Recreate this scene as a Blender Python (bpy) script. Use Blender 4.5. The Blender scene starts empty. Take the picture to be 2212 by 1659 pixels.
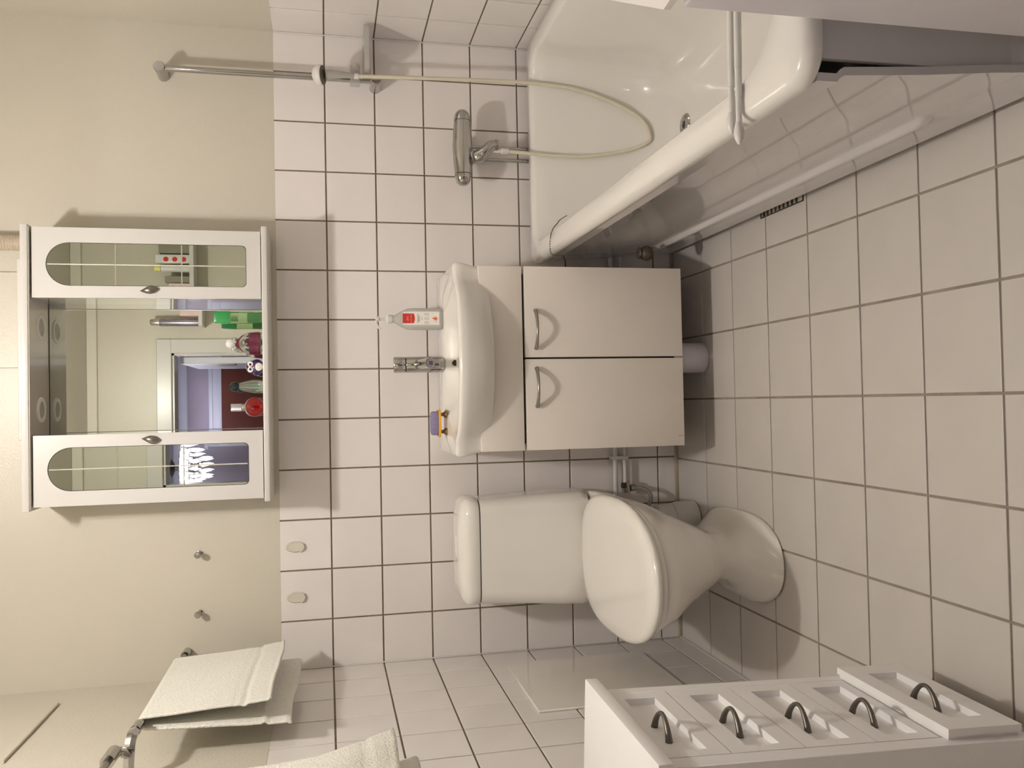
import bpy, bmesh, math, random
from mathutils import Vector, Matrix
random.seed(7)
S = bpy.context.scene
COL = S.collection
PI = math.pi

# ------------------------------------------------------------------ camera
cam_d = bpy.data.cameras.new('camera'); cam = bpy.data.objects.new('camera', cam_d); COL.objects.link(cam)
S.camera = cam
cam_d.sensor_fit = 'HORIZONTAL'; cam_d.sensor_width = 36.0; cam_d.lens = 1828.27 / 2212 * 36.0
cam_d.clip_start = 0.02; cam_d.clip_end = 60
def _rot(a, b, c):
    return (Matrix.Rotation(a, 3, 'Z') @ Matrix.Rotation(b, 3, 'X') @ Matrix.Rotation(c, 3, 'Y'))
RC = _rot(-0.02177, -0.2168, 0.01561)          # the phone held sideways: right, forward, up of the upright view
rt, fw, up = RC.col[0], RC.col[1], RC.col[2]
M = Matrix.Identity(4)
for i in range(3):
    M[i][0] = -up[i]; M[i][1] = rt[i]; M[i][2] = -fw[i]
M[0][3], M[1][3], M[2][3] = -1.0305, -2.66725, 1.15218
cam.matrix_world = M

# ------------------------------------------------------------------ world, lamps, exposure
W = bpy.data.worlds.new('world'); S.world = W; W.use_nodes = True
bg = W.node_tree.nodes['Background']; bg.inputs[0].default_value = (0.30, 0.28, 0.30, 1); bg.inputs[1].default_value = 0.05
S.view_settings.view_transform = 'Standard'; S.view_settings.look = 'None'
S.view_settings.exposure = 0.0; S.view_settings.gamma = 1.0
try: S.view_settings.use_curve_mapping = False
except Exception: pass
LAMP = (-0.97, -1.20, 2.33)
LAMP_STRENGTH = 790.0
LAMP_COLOR = (1.0, 0.945, 0.90)
HALL_STRENGTH = 190.0
HALL_COLOR = (0.86, 0.82, 1.0)

# ------------------------------------------------------------------ materials
MATS = {}
def mat(name, col, rough=0.5, metal=0.0, noise=0.0, nscale=20.0, bump=0.0, bscale=60.0, coat=0.0, trans=0.0, ior=1.45,
        emit=None, estr=0.0, sheen=0.0, stretch=None, alpha=1.0, sss=0.0):
    if name in MATS: return MATS[name]
    m = bpy.data.materials.new(name); m.use_nodes = True; nt = m.node_tree
    b = nt.nodes['Principled BSDF']
    b.inputs['Base Color'].default_value = (*col, 1); b.inputs['Roughness'].default_value = rough
    b.inputs['Metallic'].default_value = metal; b.inputs['IOR'].default_value = ior
    b.inputs['Coat Weight'].default_value = coat; b.inputs['Transmission Weight'].default_value = trans
    if sheen: b.inputs['Sheen Weight'].default_value = sheen
    if sss:
        b.inputs['Subsurface Weight'].default_value = sss; b.inputs['Subsurface Radius'].default_value = (.02, .02, .02)
    if alpha < 1: b.inputs['Alpha'].default_value = alpha
    if emit:
        b.inputs['Emission Color'].default_value = (*emit, 1); b.inputs['Emission Strength'].default_value = estr
    if noise or bump:
        tc = nt.nodes.new('ShaderNodeTexCoord'); mp = nt.nodes.new('ShaderNodeMapping')
        nt.links.new(tc.outputs['Object'], mp.inputs['Vector'])
        if stretch: mp.inputs['Scale'].default_value = stretch
    if noise:
        n = nt.nodes.new('ShaderNodeTexNoise'); n.inputs['Scale'].default_value = nscale; n.inputs['Detail'].default_value = 4
        nt.links.new(mp.outputs[0], n.inputs['Vector'])
        r = nt.nodes.new('ShaderNodeMapRange'); r.inputs[1].default_value = .25; r.inputs[2].default_value = .75
        r.inputs[3].default_value = 1 - noise; r.inputs[4].default_value = 1 + noise
        nt.links.new(n.outputs[0], r.inputs[0])
        mx = nt.nodes.new('ShaderNodeMix'); mx.data_type = 'RGBA'; mx.blend_type = 'MULTIPLY'; mx.inputs[0].default_value = 1
        mx.inputs[6].default_value = (*col, 1); nt.links.new(r.outputs[0], mx.inputs[7]); nt.links.new(mx.outputs[2], b.inputs['Base Color'])
    if bump:
        n2 = nt.nodes.new('ShaderNodeTexNoise'); n2.inputs['Scale'].default_value = bscale; n2.inputs['Detail'].default_value = 3
        nt.links.new(mp.outputs[0], n2.inputs['Vector'])
        bp = nt.nodes.new('ShaderNodeBump'); bp.inputs['Strength'].default_value = 0.6; bp.inputs['Distance'].default_value = bump
        nt.links.new(n2.outputs[0], bp.inputs['Height']); nt.links.new(bp.outputs[0], b.inputs['Normal'])
    MATS[name] = m
    return m
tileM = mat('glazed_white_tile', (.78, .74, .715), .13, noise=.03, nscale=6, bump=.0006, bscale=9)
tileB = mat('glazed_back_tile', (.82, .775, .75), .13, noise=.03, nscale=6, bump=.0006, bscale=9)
floorM = mat('satin_floor_tile', (.60, .56, .52), .34, noise=.04, nscale=5, bump=.0006, bscale=10)
groutM = mat('brown_grout', (.21, .165, .12), .85, noise=.2, nscale=40, bump=.001, bscale=300)
groutF = mat('floor_grout', (.31, .26, .215), .85, noise=.25, nscale=14, bump=.001, bscale=300)
caulkM = mat('yellowed_caulk', (.42, .36, .26), .5, noise=.2, nscale=18)
siliconeM = mat('white_silicone', (.66, .63, .60), .35)
paintM = mat('cream_semigloss_paint', (.60, .562, .475), .36, noise=.02, nscale=3, bump=.0012, bscale=160)
ceilM = mat('ceiling_paint', (.62, .58, .50), .7, noise=.02, nscale=3)
hallM = mat('lavender_wallpaper', (.44, .38, .44), .8, noise=.05, nscale=4, bump=.0005, bscale=120)
hallT = mat('hall_white_paint', (.72, .72, .80), .4, noise=.02, nscale=8)
woodM = mat('red_brown_wood', (.17, .038, .02), .65, noise=.25, nscale=5, stretch=(1, 1, .08))
hallF = mat('hall_floor_wood', (.30, .19, .11), .4, noise=.25, nscale=6, stretch=(1, .1, 1))
porc = mat('white_porcelain', (.85, .82, .765), .07, coat=.4, noise=.01, nscale=4)
sinkM = mat('warm_white_porcelain', (.82, .79, .74), .10, coat=.4, noise=.01, nscale=4)
acryl = mat('white_enamel', (.81, .785, .74), .08, coat=.5, noise=.012, nscale=3)
apronM = mat('glossy_apron_plastic', (.66, .635, .625), .07, coat=.6, noise=.012, nscale=3)
lacq = mat('white_lacquer', (.62, .60, .57), .28, noise=.012, nscale=7)
cabM = mat('cream_laminate', (.82, .76, .69), .45, noise=.02, nscale=9, bump=.0003, bscale=300)
canopyM = mat('glossy_canopy_board', (.60, .56, .50), .10, coat=.6)
chestM = mat('matt_white_wood', (.90, .885, .88), .48, noise=.015, nscale=8, bump=.0003, bscale=200)
gapM = mat('dark_gap', (.03, .025, .02), .8, noise=.1)
chrome = mat('chrome', (.47, .46, .445), .06, 1.0, noise=.02, nscale=30)
brushed = mat('brushed_nickel', (.38, .36, .325), .26, 1.0, noise=.05, nscale=60)
pewter = mat('dark_pewter', (.17, .155, .135), .38, .8, noise=.1, nscale=60)
mirrorM = mat('mirror_glass', (.80, .84, .79), .0, 1.0)
mirrorD = mat('greenish_mirror_glass', (.66, .71, .64), .0, 1.0)
facetM = mat('bevelled_groove', (.92, .93, .88), .15, 1.0)
terry = mat('white_terry_cloth', (.88, .86, .77), .95, noise=.06, nscale=120, bump=.006, bscale=230, sheen=.4)
hoseM = mat('cream_shower_hose', (.70, .65, .50), .35, noise=.04, nscale=40)
whiteP = mat('white_plastic', (.72, .70, .68), .3, noise=.02)
lavP = mat('lavender_white_plastic', (.66, .63, .68), .4, noise=.02)
clearP = mat('smoky_clear_plastic', (.62, .60, .56), .18, alpha=.5, noise=.02)
frost = mat('frosted_white_plastic', (.68, .665, .63), .35, trans=.35, ior=1.3, noise=.01)
blackP = mat('black_plastic', (.02, .018, .015), .35, noise=.1)
woodK = mat('dark_brown_ball', (.075, .06, .04), .45, noise=.2, nscale=60)
red = mat('label_red', (.58, .04, .03), .5, noise=.03)
paper = mat('label_paper', (.86, .83, .78), .6, noise=.01)
ink = mat('label_ink', (.22, .20, .17), .6, noise=.05)
inkO = mat('label_orange', (.80, .16, .05), .5, noise=.03)
inkW = mat('label_pale_pink', (.85, .40, .36), .6, noise=.03)
purpleS = mat('lilac_sponge', (.25, .22, .36), .9, noise=.1, nscale=120, bump=.002, bscale=400)
orangeP = mat('orange_plastic', (.85, .42, .03), .35, noise=.05)
brownP = mat('brown_rubber', (.20, .11, .04), .5, noise=.15)
greenP = mat('green_plastic', (.04, .34, .09), .25, trans=.25, noise=.08)
greenG = mat('pale_green_glass', (.55, .78, .45), .04, trans=.9, ior=1.4, noise=.02)
pinkL = mat('magenta_liquid', (.40, .05, .14), .1, trans=.4, ior=1.35, noise=.05)
redL = mat('red_liquid', (.55, .01, .012), .06, trans=.35, ior=1.35, noise=.05)
glassM = mat('clear_glass', (.92, .93, .90), .02, trans=1.0, ior=1.45, noise=.005)
glassG = mat('grey_green_glass', (.62, .72, .62), .05, trans=.9, ior=1.45, noise=.03)
tealB = mat('dark_teal_glass', (.006, .018, .018), .16, noise=.1)
silver = mat('silver_cap', (.70, .69, .64), .22, 1.0, noise=.05)
purpleD = mat('deep_purple_plastic', (.045, .02, .09), .2, coat=.5, noise=.05)
greyB = mat('grey_card', (.27, .25, .20), .7, noise=.05)
yellowP = mat('pale_yellow_plastic', (.80, .76, .25), .4, noise=.03)
pinkP = mat('pale_pink_card', (.72, .55, .52), .6, noise=.08, nscale=30)
crystalGlow = mat('crystal', (.95, .93, .98), .02, trans=.9, ior=1.5, emit=(1, .93, 1), estr=1.2)  # crystals emit on their own, in place of brightness caught from the bulbs
lampGlow = mat('lamp_bulb_glow', (1, .9, .75), .5, emit=LAMP_COLOR, estr=LAMP_STRENGTH)
hallGlow = mat('hall_bulb_glow', (1, .95, 1), .5, emit=HALL_COLOR, estr=HALL_STRENGTH * 5)
ductM = mat('beige_duct', (.60, .51, .41), .22, .35, noise=.03)
blueP = mat('blue_sticker', (.05, .05, .20), .4, noise=.1)
steelF = mat('dark_floor_grate', (.08, .065, .045), .5, .3, noise=.2)

# ------------------------------------------------------------------ builders
ORG = {}
def org(o): return ORG.get(o.name, Vector((0, 0, 0)))
def thing(name, label, cat, loc=(0, 0, 0), group=None, rot=None):
    o = bpy.data.objects.new(name, None); COL.objects.link(o); o.location = loc
    if rot is not None: o.rotation_euler = rot
    o.empty_display_size = .05
    o['label'] = label; o['category'] = cat
    if group: o['group'] = group
    ORG[o.name] = Vector(loc)
    return o
def obj(name, bm, m, parent=None, label=None, ang=38, local=False, origin=None):
    """bmesh authored in world coordinates (or local=True: in the parent's) -> one mesh object"""
    off = Vector((0, 0, 0))
    if parent is not None and not local: off = org(parent)
    if origin is not None: off = off + Vector(origin)
    bmesh.ops.remove_doubles(bm, verts=bm.verts, dist=1e-6)
    bmesh.ops.recalc_face_normals(bm, faces=bm.faces)
    if off.length: bmesh.ops.translate(bm, verts=bm.verts, vec=-off)
    for f in bm.faces: f.smooth = True
    for e in bm.edges:
        if len(e.link_faces) == 2 and e.calc_face_angle(0) > math.radians(ang): e.smooth = False
    me = bpy.data.meshes.new(name); bm.to_mesh(me); bm.free()
    o = bpy.data.objects.new(name, me); COL.objects.link(o)
    for mm in (m if isinstance(m, (list, tuple)) else [m]): me.materials.append(mm)
    if parent is not None: o.parent = parent
    if origin is not None: o.location = origin
    ORG[o.name] = off if (parent is None or not local) else Vector((0, 0, 0))
    if label: o['label'] = label
    return o
def single(name, bm, m, label, cat, origin, group=None, ang=38):
    o = obj(name, bm, m, None, label, ang, origin=origin); o['category'] = cat
    if group: o['group'] = group
    return o
def struct(name, bm, m, label=None, parent=None):
    o = obj(name, bm, m, parent, label)
    if parent is None: o['kind'] = 'structure'
    return o
def dup(root, loc, label=None, group=None, rot=None):
    r = root.copy(); COL.objects.link(r); r.location = loc
    if rot is not None: r.rotation_euler = rot
    if label: r['label'] = label
    if group: r['group'] = group
    ORG[r.name] = Vector(loc)
    for ch in list(root.children):
        c = ch.copy(); COL.objects.link(c); c.parent = r
        for g in ch.children:
            d = g.copy(); COL.objects.link(d); d.parent = c
    return r

def box(bm, x0, x1, y0, y1, z0, z1, bev=0.0, seg=2, mi=0):
    r = bmesh.ops.create_cube(bm, size=1)
    vs = r['verts']
    for v in vs:
        v.co = Vector((x0 + (v.co.x + .5) * (x1 - x0), y0 + (v.co.y + .5) * (y1 - y0), z0 + (v.co.z + .5) * (z1 - z0)))
    fs = {f for v in vs for f in v.link_faces}
    for f in fs: f.material_index = mi
    if bev > 0:
        es = list({e for v in vs for e in v.link_edges})
        rr = bmesh.ops.bevel(bm, geom=es, offset=bev, segments=seg, profile=.5, affect='EDGES')
        for f in rr['faces']: f.material_index = mi
    return bm
def B(*a, **k): return box(bmesh.new(), *a, **k)
def loft(bm, rings, cap0=True, cap1=True, closed=True, mi=0):
    prev = None; n = len(rings[0]); first = last = None
    for ring in rings:
        vs = [bm.verts.new(p) for p in ring]
        if prev:
            for i in range(n if closed else n - 1):
                j = (i + 1) % n
                f = bm.faces.new((prev[i], prev[j], vs[j], vs[i])); f.material_index = mi
        if first is None: first = vs
        prev = vs; last = vs
    if cap0 and closed: bm.faces.new(list(reversed(first))).material_index = mi
    if cap1 and closed: bm.faces.new(last).material_index = mi
    return bm
def lathe(bm, c, prof, n=24, axis='Z', mi=0):
    """prof: list of (radius, height along axis) from c"""
    rings = []
    for r, h in prof:
        ring = []
        for i in range(n):
            a = 2 * PI * i / n; u, v = max(r, 1e-5) * math.cos(a), max(r, 1e-5) * math.sin(a)
            if axis == 'Z': p = (c[0] + u, c[1] + v, c[2] + h)
            elif axis == 'Y': p = (c[0] + u, c[1] + h, c[2] + v)
            else: p = (c[0] + h, c[1] + u, c[2] + v)
            ring.append(p)
        rings.append(ring)
    return loft(bm, rings, mi=mi)
def L(*a, **k): return lathe(bmesh.new(), *a, **k)
def smooth_path(pts, k=6):
    P = [Vector(p) for p in pts]; out = []
    for i in range(len(P) - 1):
        p0 = P[max(i - 1, 0)]; p1 = P[i]; p2 = P[i + 1]; p3 = P[min(i + 2, len(P) - 1)]
        for s in range(k):
            t = s / k
            out.append(.5 * ((2 * p1) + (-p0 + p2) * t + (2 * p0 - 5 * p1 + 4 * p2 - p3) * t * t + (-p0 + 3 * p1 - 3 * p2 + p3) * t ** 3))
    out.append(P[-1]); return out
def tube(bm, pts, r, n=10, mi=0):
    """r: radius or list of radii"""
    P = [Vector(p) for p in pts]; rings = []; ref = None
    for i, p in enumerate(P):
        t = (P[min(i + 1, len(P) - 1)] - P[max(i - 1, 0)]).normalized()
        if ref is None:
            ref = t.orthogonal().normalized()
        ref = (ref - t * ref.dot(t)).normalized(); bi = t.cross(ref)
        rr = r[i] if isinstance(r, (list, tuple)) else r
        rings.append([p + (ref * math.cos(2 * PI * k / n) + bi * math.sin(2 * PI * k / n)) * rr for k in range(n)])
    return loft(bm, rings, mi=mi)
def T(*a, **k): return tube(bmesh.new(), *a, **k)
def rrect(cx, cy, hx, hy, r, n=6):
    pts = []
    for sx, sy, a0 in ((1, 1, 0), (-1, 1, 90), (-1, -1, 180), (1, -1, 270)):
        for i in range(n + 1):
            a = math.radians(a0 + 90 * i / n)
            pts.append((cx + sx * (hx - r) + r * math.cos(a), cy + sy * (hy - r) + r * math.sin(a)))
    return pts
def egg(cx, yb, yf, hw, nb=3.2, nf=2.2, ym=None, n=48):
    """outline seen from above; yb is the back (larger y), yf the front"""
    if ym is None: ym = yb + (yf - yb) * .45
    pts = []
    for i in range(n):
        a = 2 * PI * i / n; c, s = math.cos(a), math.sin(a)
        if s >= 0: e = 2 / nb; y = ym + (yb - ym) * abs(s) ** e
        else: e = 2 / nf; y = ym + (yf - ym) * abs(s) ** e
        x = cx + hw * math.copysign(abs(c) ** e, c)
        pts.append((x, y))
    return pts
def at(ring, z): return [(x, y, z) for x, y in ring]
def prism(bm, poly, axis, a0, a1, holes=(), mi=0):
    """extrude a 2D polygon (with holes) along an axis from a0 to a1"""
    def P3(p, a):
        return {'X': (a, p[0], p[1]), 'Y': (p[0], a, p[1]), 'Z': (p[0], p[1], a)}[axis]
    es = []
    for lp in (poly, *holes):
        vs = [bm.verts.new(P3(p, a0)) for p in lp]
        es += [bm.edges.new((vs[i], vs[(i + 1) % len(vs)])) for i in range(len(vs))]
    r = bmesh.ops.triangle_fill(bm, edges=es, use_beauty=True, use_dissolve=False)
    fs = [g for g in r['geom'] if isinstance(g, bmesh.types.BMFace)]
    for f in fs: f.material_index = mi
    r = bmesh.ops.extrude_face_region(bm, geom=fs)
    vs = [g for g in r['geom'] if isinstance(g, bmesh.types.BMVert)]
    d = Vector(P3((0, 0), a1 - a0)) if True else None
    bmesh.ops.translate(bm, verts=vs, vec=d)
    for f in bm.faces:
        if f.material_index != mi and False: f.material_index = mi
    return bm
def PR(*a, **k): return prism(bmesh.new(), *a, **k)
def sphere(bm, c, r, u=16, v=10, sc=(1, 1, 1)):
    mtx = Matrix.Translation(c) @ Matrix.Diagonal((sc[0], sc[1], sc[2], 1))
    bmesh.ops.create_uvsphere(bm, u_segments=u, v_segments=v, radius=r, matrix=mtx); return bm
def text(name, s, size, loc, rot, m, parent, ex=.0002):
    cu = bpy.data.curves.new(name, 'FONT'); cu.body = s; cu.size = size; cu.extrude = ex
    cu.align_x = 'CENTER'; cu.align_y = 'CENTER'; cu.materials.append(m)
    t = bpy.data.objects.new(name, cu); COL.objects.link(t)
    bpy.context.view_layer.update()
    me = bpy.data.meshes.new_from_object(t.evaluated_get(bpy.context.evaluated_depsgraph_get()))
    bpy.data.objects.remove(t)
    o = bpy.data.objects.new(name, me); COL.objects.link(o); o.rotation_euler = rot
    if not me.materials: me.materials.append(m)
    o.parent = parent; o.location = Vector(loc) - org(parent); o['kind'] = 'stuff'
    return o

# ------------------------------------------------------------------ room shell
XL, XR, YN, ZC = -1.829, 0.1215, -2.60, 2.475
P_, ZF, ZT = 0.153, 0.0703, 0.0703 + 8 * 0.153          # tile pitch, first course, top of the tiling (1.294)
DX0, DX1, DZ = -1.465, -0.700, 2.03                      # doorway
# floor
fl = struct('floor', B(XL - .1, XR + .1, YN - .12, .1, -.10, -.0035), groutF)
# back wall
def wall(name, x0, x1, y0, y1, face):
    bm = bmesh.new()
    # painted upper part flush with the tiles, recessed grout bed below
    d = .003
    if face == 'back':
        box(bm, x0, x1, y0, y1, ZT, ZC, mi=0); box(bm, x0, x1, y0 + d, y1, -.1, ZT, mi=1)
    if face == 'left':
        box(bm, x0, x1, y0, y1, ZT, ZC, mi=0); box(bm, x0, x1 - d, y0, y1, -.1, ZT, mi=1)
    if face == 'right':
        box(bm, x0, x1, y0, y1, ZT, ZC, mi=0); box(bm, x0 + d, x1, y0, y1, -.1, ZT, mi=1)
    return struct(name, bm, [paintM, groutM])
wb = wall('wall_back', XL - .1, XR + .1, 0.0, .1, 'back')
wl = wall('wall_left', XL - .1, XL, YN, 0.0, 'left')
wr = wall('wall_right', XR, XR + .1, YN, 0.0, 'right')
bm = bmesh.new()
box(bm, XL - .1, DX0, YN - .12, YN, -.1, ZC); box(bm, DX1, XR + .1, YN - .12, YN, -.1, ZC); box(bm, DX0, DX1, YN - .12, YN, DZ, ZC)
wn = struct('wall_near', bm, paintM)
cl = struct('ceiling', B(XL - .1, XR + .1, YN - .12, .1, ZC, ZC + .08), ceilM)
bm = bmesh.new()
for a in ((XL, XR, YN, YN + .025), (XL, XR, -.025, 0), (XL, XL + .025, YN, 0), (XR - .025, XR, YN, 0)):
    box(bm, a[0], a[1], a[2], a[3], ZC - .055, ZC, bev=.004, seg=1)
struct('trim_1', bm, mat('cornice_paint', (.63, .595, .51), .4, noise=.02))
bm = bmesh.new(); box(bm, XL, XR, -.008, 0, -.003, .012, bev=.003, seg=2); struct('trim_2', bm, caulkM)
bm = bmesh.new(); box(bm, XL, XL + .004, -.006, 0, .01, ZT, bev=.0015, seg=1); box(bm, XR - .004, XR, -.006, 0, .01, ZT, bev=.0015, seg=1)
struct('trim_3', bm, siliconeM)
bm = bmesh.new(); box(bm, XL, XL + .006, YN, 0, -.003, .01, bev=.002, seg=1); struct('trim_4', bm, siliconeM)

G = .0045      # grout joint width on the walls
tile_cache = {}
def tile(parent, u0, u1, v0, v1, kind, m):
    """kind: 'Y' back wall, 'L' left wall, 'R' right wall, 'Z' floor"""
    g = G if kind != 'Z' else .0052
    if kind != 'Z' and abs(v1 - ZT) < 1e-6: v1 = ZT + g / 2
    su, sv = (u1 - u0) - g, (v1 - v0) - g
    if su < .012 or sv < .012: return
    key = (round(su, 4), round(sv, 4), kind)
    th = .006
    if key not in tile_cache:
        bm = bmesh.new()
        if kind == 'Y': box(bm, -su / 2, su / 2, 0, th, -sv / 2, sv / 2)
        elif kind == 'L': box(bm, -th, 0, -su / 2, su / 2, -sv / 2, sv / 2)
        elif kind == 'R': box(bm, 0, th, -su / 2, su / 2, -sv / 2, sv / 2)
        else: box(bm, -su / 2, su / 2, -sv / 2, sv / 2, -th, 0)
        es = [e for e in bm.edges if all({'Y': v.co.y < 1e-6, 'L': v.co.x > -1e-6, 'R': v.co.x < 1e-6, 'Z': v.co.z > -1e-6}[kind] for v in e.verts)]
        bmesh.ops.bevel(bm, geom=es, offset=.0012, segments=2, profile=.5, affect='EDGES')
        bmesh.ops.recalc_face_normals(bm, faces=bm.faces)
        me = bpy.data.meshes.new('tile'); bm.to_mesh(me); bm.free(); me.materials.append(m)
        for p in me.polygons: p.use_smooth = False
        tile_cache[key] = me
    o = bpy.data.objects.new('tile', tile_cache[key]); COL.objects.link(o); o.parent = parent
    uc, vc = (u0 + u1) / 2, (v0 + v1) / 2; j = random.uniform(-.00025, .00025)
    o.location = {'Y': (uc, j, vc), 'L': (XL + j, uc, vc), 'R': (XR + j, uc, vc), 'Z': (uc, vc, j)}[kind]
    t = .0012
    ja, jb = random.uniform(-t, t), random.uniform(-t, t)
    o.rotation_euler = {'Y': (ja, 0, jb), 'L': (0, ja, jb), 'R': (0, ja, jb), 'Z': (ja, jb, 0)}[kind]
zs = [0.0] + [ZF + P_ * i for i in range(9)]
xs = [XR] + [-P_ * i for i in range(12)] + [XL]
for i in range(len(xs) - 1):
    for k in range(len(zs) - 1): tile(wb, xs[i + 1], xs[i], zs[k], zs[k + 1], 'Y', tileB)
for W_, kind, off in ((wl, 'L', .1388), (wr, 'R', .1598)):
    ys = [0.0, -off]
    while ys[-1] - P_ > YN: ys.append(ys[-1] - P_)
    ys.append(YN)
    for i in range(len(ys) - 1):
        for k in range(len(zs) - 1): tile(W_, ys[i + 1], ys[i], zs[k], zs[k + 1], kind, tileM)
PF = .19837; X0 = -.63577
fx = [XR]; 
k = math.floor((XR - X0) / PF)
while X0 + k * PF > XL: fx.append(X0 + k * PF); k -= 1
fx.append(XL)
fy = [0, -.2215]
while fy[-1] - PF > YN: fy.append(fy[-1] - PF)
fy += [YN, YN - .12]
for i in range(len(fx) - 1):
    for k in range(len(fy) - 1): tile(fl, fx[i + 1], fx[i], fy[k + 1], fy[k], 'Z', floorM)

# door casing and open door leaf, hall beyond
bm = bmesh.new()
for sgn, y0, y1 in ((1, YN, YN + .016), (-1, YN - .136, YN - .12)):
    box(bm, DX0 - .075, DX0 + .008, y0, y1, 0, DZ + .075, bev=.004, seg=1); box(bm, DX1 - .008, DX1 + .075, y0, y1, 0, DZ + .075, bev=.004, seg=1)
    box(bm, DX0 - .075, DX1 + .075, y0 - .001 * sgn, y1 + .002 * sgn, DZ - .008, DZ + .075, bev=.004, seg=1)
box(bm, DX0, DX0 + .02, YN - .12, YN, 0, DZ); box(bm, DX1 - .02, DX1, YN - .12, YN, 0, DZ); box(bm, DX0, DX1, YN - .12, YN, DZ - .02, DZ)
struct('trim_5', bm, lacq)
bm = B(DX1 - .062, DX1 - .022, YN - .90, YN - .14, .01, DZ - .03, bev=.003, seg=1)
dr = struct('door_1', bm, hallT)
obj('hinge', B(DX1 - .068, DX1 - .0615, YN - .30, YN - .16, 1.69, 1.79, bev=.001, seg=1), brushed, dr)
HX0, HX1, HY = -2.7, .75, -5.30
struct('wall_hall_far', B(HX0 - .1, HX1 + .1, HY - .1, HY, -.1, 2.50), hallM)
struct('wall_hall_left', B(HX0 - .1, HX0, HY, YN - .12, -.1, 2.50), hallM)
struct('wall_hall_right', B(HX1, HX1 + .1, HY, YN - .12, -.1, 2.50), hallM)
bm = bmesh.new(); box(bm, HX0, XL - .1, YN - .12, YN - .02, -.1, 2.5); box(bm, XR + .1, HX1, YN - .12, YN - .02, -.1, 2.5)
struct('wall_hall_near', bm, hallM)
struct('floor_hall', B(HX0 - .1, HX1 + .1, HY - .1, YN - .12, -.1, 0), hallF)
struct('ceiling_hall', B(HX0 - .1, HX1 + .1, HY - .1, YN - .12, 2.42, 2.5), hallT)
struct('trim_6', B(HX0, HX1, HY, HY + .05, 2.34, 2.42, bev=.02, seg=3), hallT)
bm = bmesh.new(); box(bm, -1.36, -1.27, HY, HY + .02, 0, 2.14, bev=.004, seg=1); box(bm, -.45, -.36, HY, HY + .02, 0, 2.14, bev=.004, seg=1)
box(bm, -1.36, -.36, HY, HY + .025, 2.055, 2.15, bev=.006, seg=2); box(bm, -1.38, -.34, HY, HY + .04, 2.13, 2.165, bev=.006, seg=2)
struct('trim_7', bm, hallT)
d2 = struct('door_2', B(-1.27, -.45, HY, HY + .012, 0, 2.055, bev=.003, seg=1), woodM)
obj('handle', T([(-1.20, HY + .01, 1.02), (-1.20, HY + .06, 1.02), (-1.10, HY + .06, 1.02)], .009), brushed, d2)

# ------------------------------------------------------------------ bathtub
tub = thing('bathtub', 'white enamel bathtub in the corner with glossy panelled side', 'bathtub', (-.24, -.83, 0))
OX0, OX1, OY0, OY1 = -.597, .117, -1.636, -.034
cxT, cyT = (OX0 + OX1) / 2, (OY0 + OY1) / 2
hxT, hyT = (OX1 - OX0) / 2, (OY1 - OY0) / 2
ZR = .505
def orr(ins, r): return rrect(cxT, cyT, hxT - ins, hyT - ins, max(r, .002), 8)
IX0, IX1, IY0, IY1 = -.538, .055, -1.567, -.088
def irr(ins, r, ye=0, yn=0, xr=0, xl=0):
    x0, x1, y0, y1 = IX0 + ins + xl, IX1 - ins - xr, IY0 + ins + yn, IY1 - ins - ye
    rf = min(r, .085); pts = []
    for sx, sy, a0, rr in ((1, 1, 0, rf), (-1, 1, 90, rf), (-1, -1, 180, r), (1, -1, 270, r)):
        cx = (x1 - rr) if sx > 0 else (x0 + rr); cy = (y1 - rr) if sy > 0 else (y0 + rr)
        for i in range(9):
            a = math.radians(a0 + 90 * i / 8); pts.append((cx + rr * math.cos(a), cy + rr * math.sin(a)))
    return pts
bm = bmesh.new()
rings = [at(orr(.020, .03), .4755), at(orr(.003, .048), .4755), at(orr(0, .05), .479), at(orr(.001, .05), .490),
         at(orr(.005, .048), .499), at(orr(.013, .044), ZR), at(irr(-.004, .134), ZR + .0005), at(irr(.001, .132), .5025), at(irr(.006, .13), .492),
         at(irr(.014, .145, 0, .01), .44), at(irr(.03, .15, .002, .05), .32), at(irr(.048, .15, .006, .11), .20),
         at(irr(.07, .15, .02, .17), .135), at(irr(.10, .13, .035, .22), .105), at(irr(.17, .08, .05, .30), .093)]
loft(bm, rings, cap0=False, cap1=True)
obj('basin', bm, acryl, tub, ang=60)
# apron: profile swept along Y
prof = [(-.589, .4735), (-.589, .442), (-.583, .437), (-.579, .430), (-.570, .30), (-.5585, .175), (-.5575, .158), (-.559, .152), (-.567, .147), (-.570, .139), (-.567, .131), (-.557, .126), (-.5535, .120), (-.548, .07), (-.547, .026)]
def sweep_y(bm, prof, ys, thick):
    ring = [(p[0], p[1]) for p in prof] + [(p[0] + thick, p[1]) for p in reversed(prof)]
    loft(bm, [[(x, y, z) for x, z in ring] for y in ys])
bm = bmesh.new()
flat = [(-.589, .4735), (-.589, .442), (-.583, .437), (-.579, .430), (-.570, .30), (-.5585, .175), (-.5575, .158), (-.5572, .152), (-.5568, .147), (-.5562, .139), (-.5555, .131), (-.5545, .126), (-.5535, .120), (-.548, .07), (-.547, .026)]
def mixp(a, b, t): return [(p[0] * (1 - t) + q[0] * t, p[1]) for p, q in zip(a, b)]
steps = [(-1.612, 0), (-1.606, 0), (-1.55, 0), (-1.48, 0), (-1.43, 0), (-1.42, 0), (-1.414, .35), (-1.405, .8), (-1.394, 1), (-1.38, 1), (-1.2, 1), (-1.0, 1), (-.80, 1), (-.60, 1), (-.40, 1), (-.26, 1), (-.235, 1), (-.222, .8), (-.212, .35), (-.205, 0), (-.045, 0)]
rings = []
for y, t in steps:
    pf = mixp(flat, prof, t); rings.append([(x, y, z) for x, z in pf] + [(x + .012, y, z) for x, z in reversed(pf)])
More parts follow.
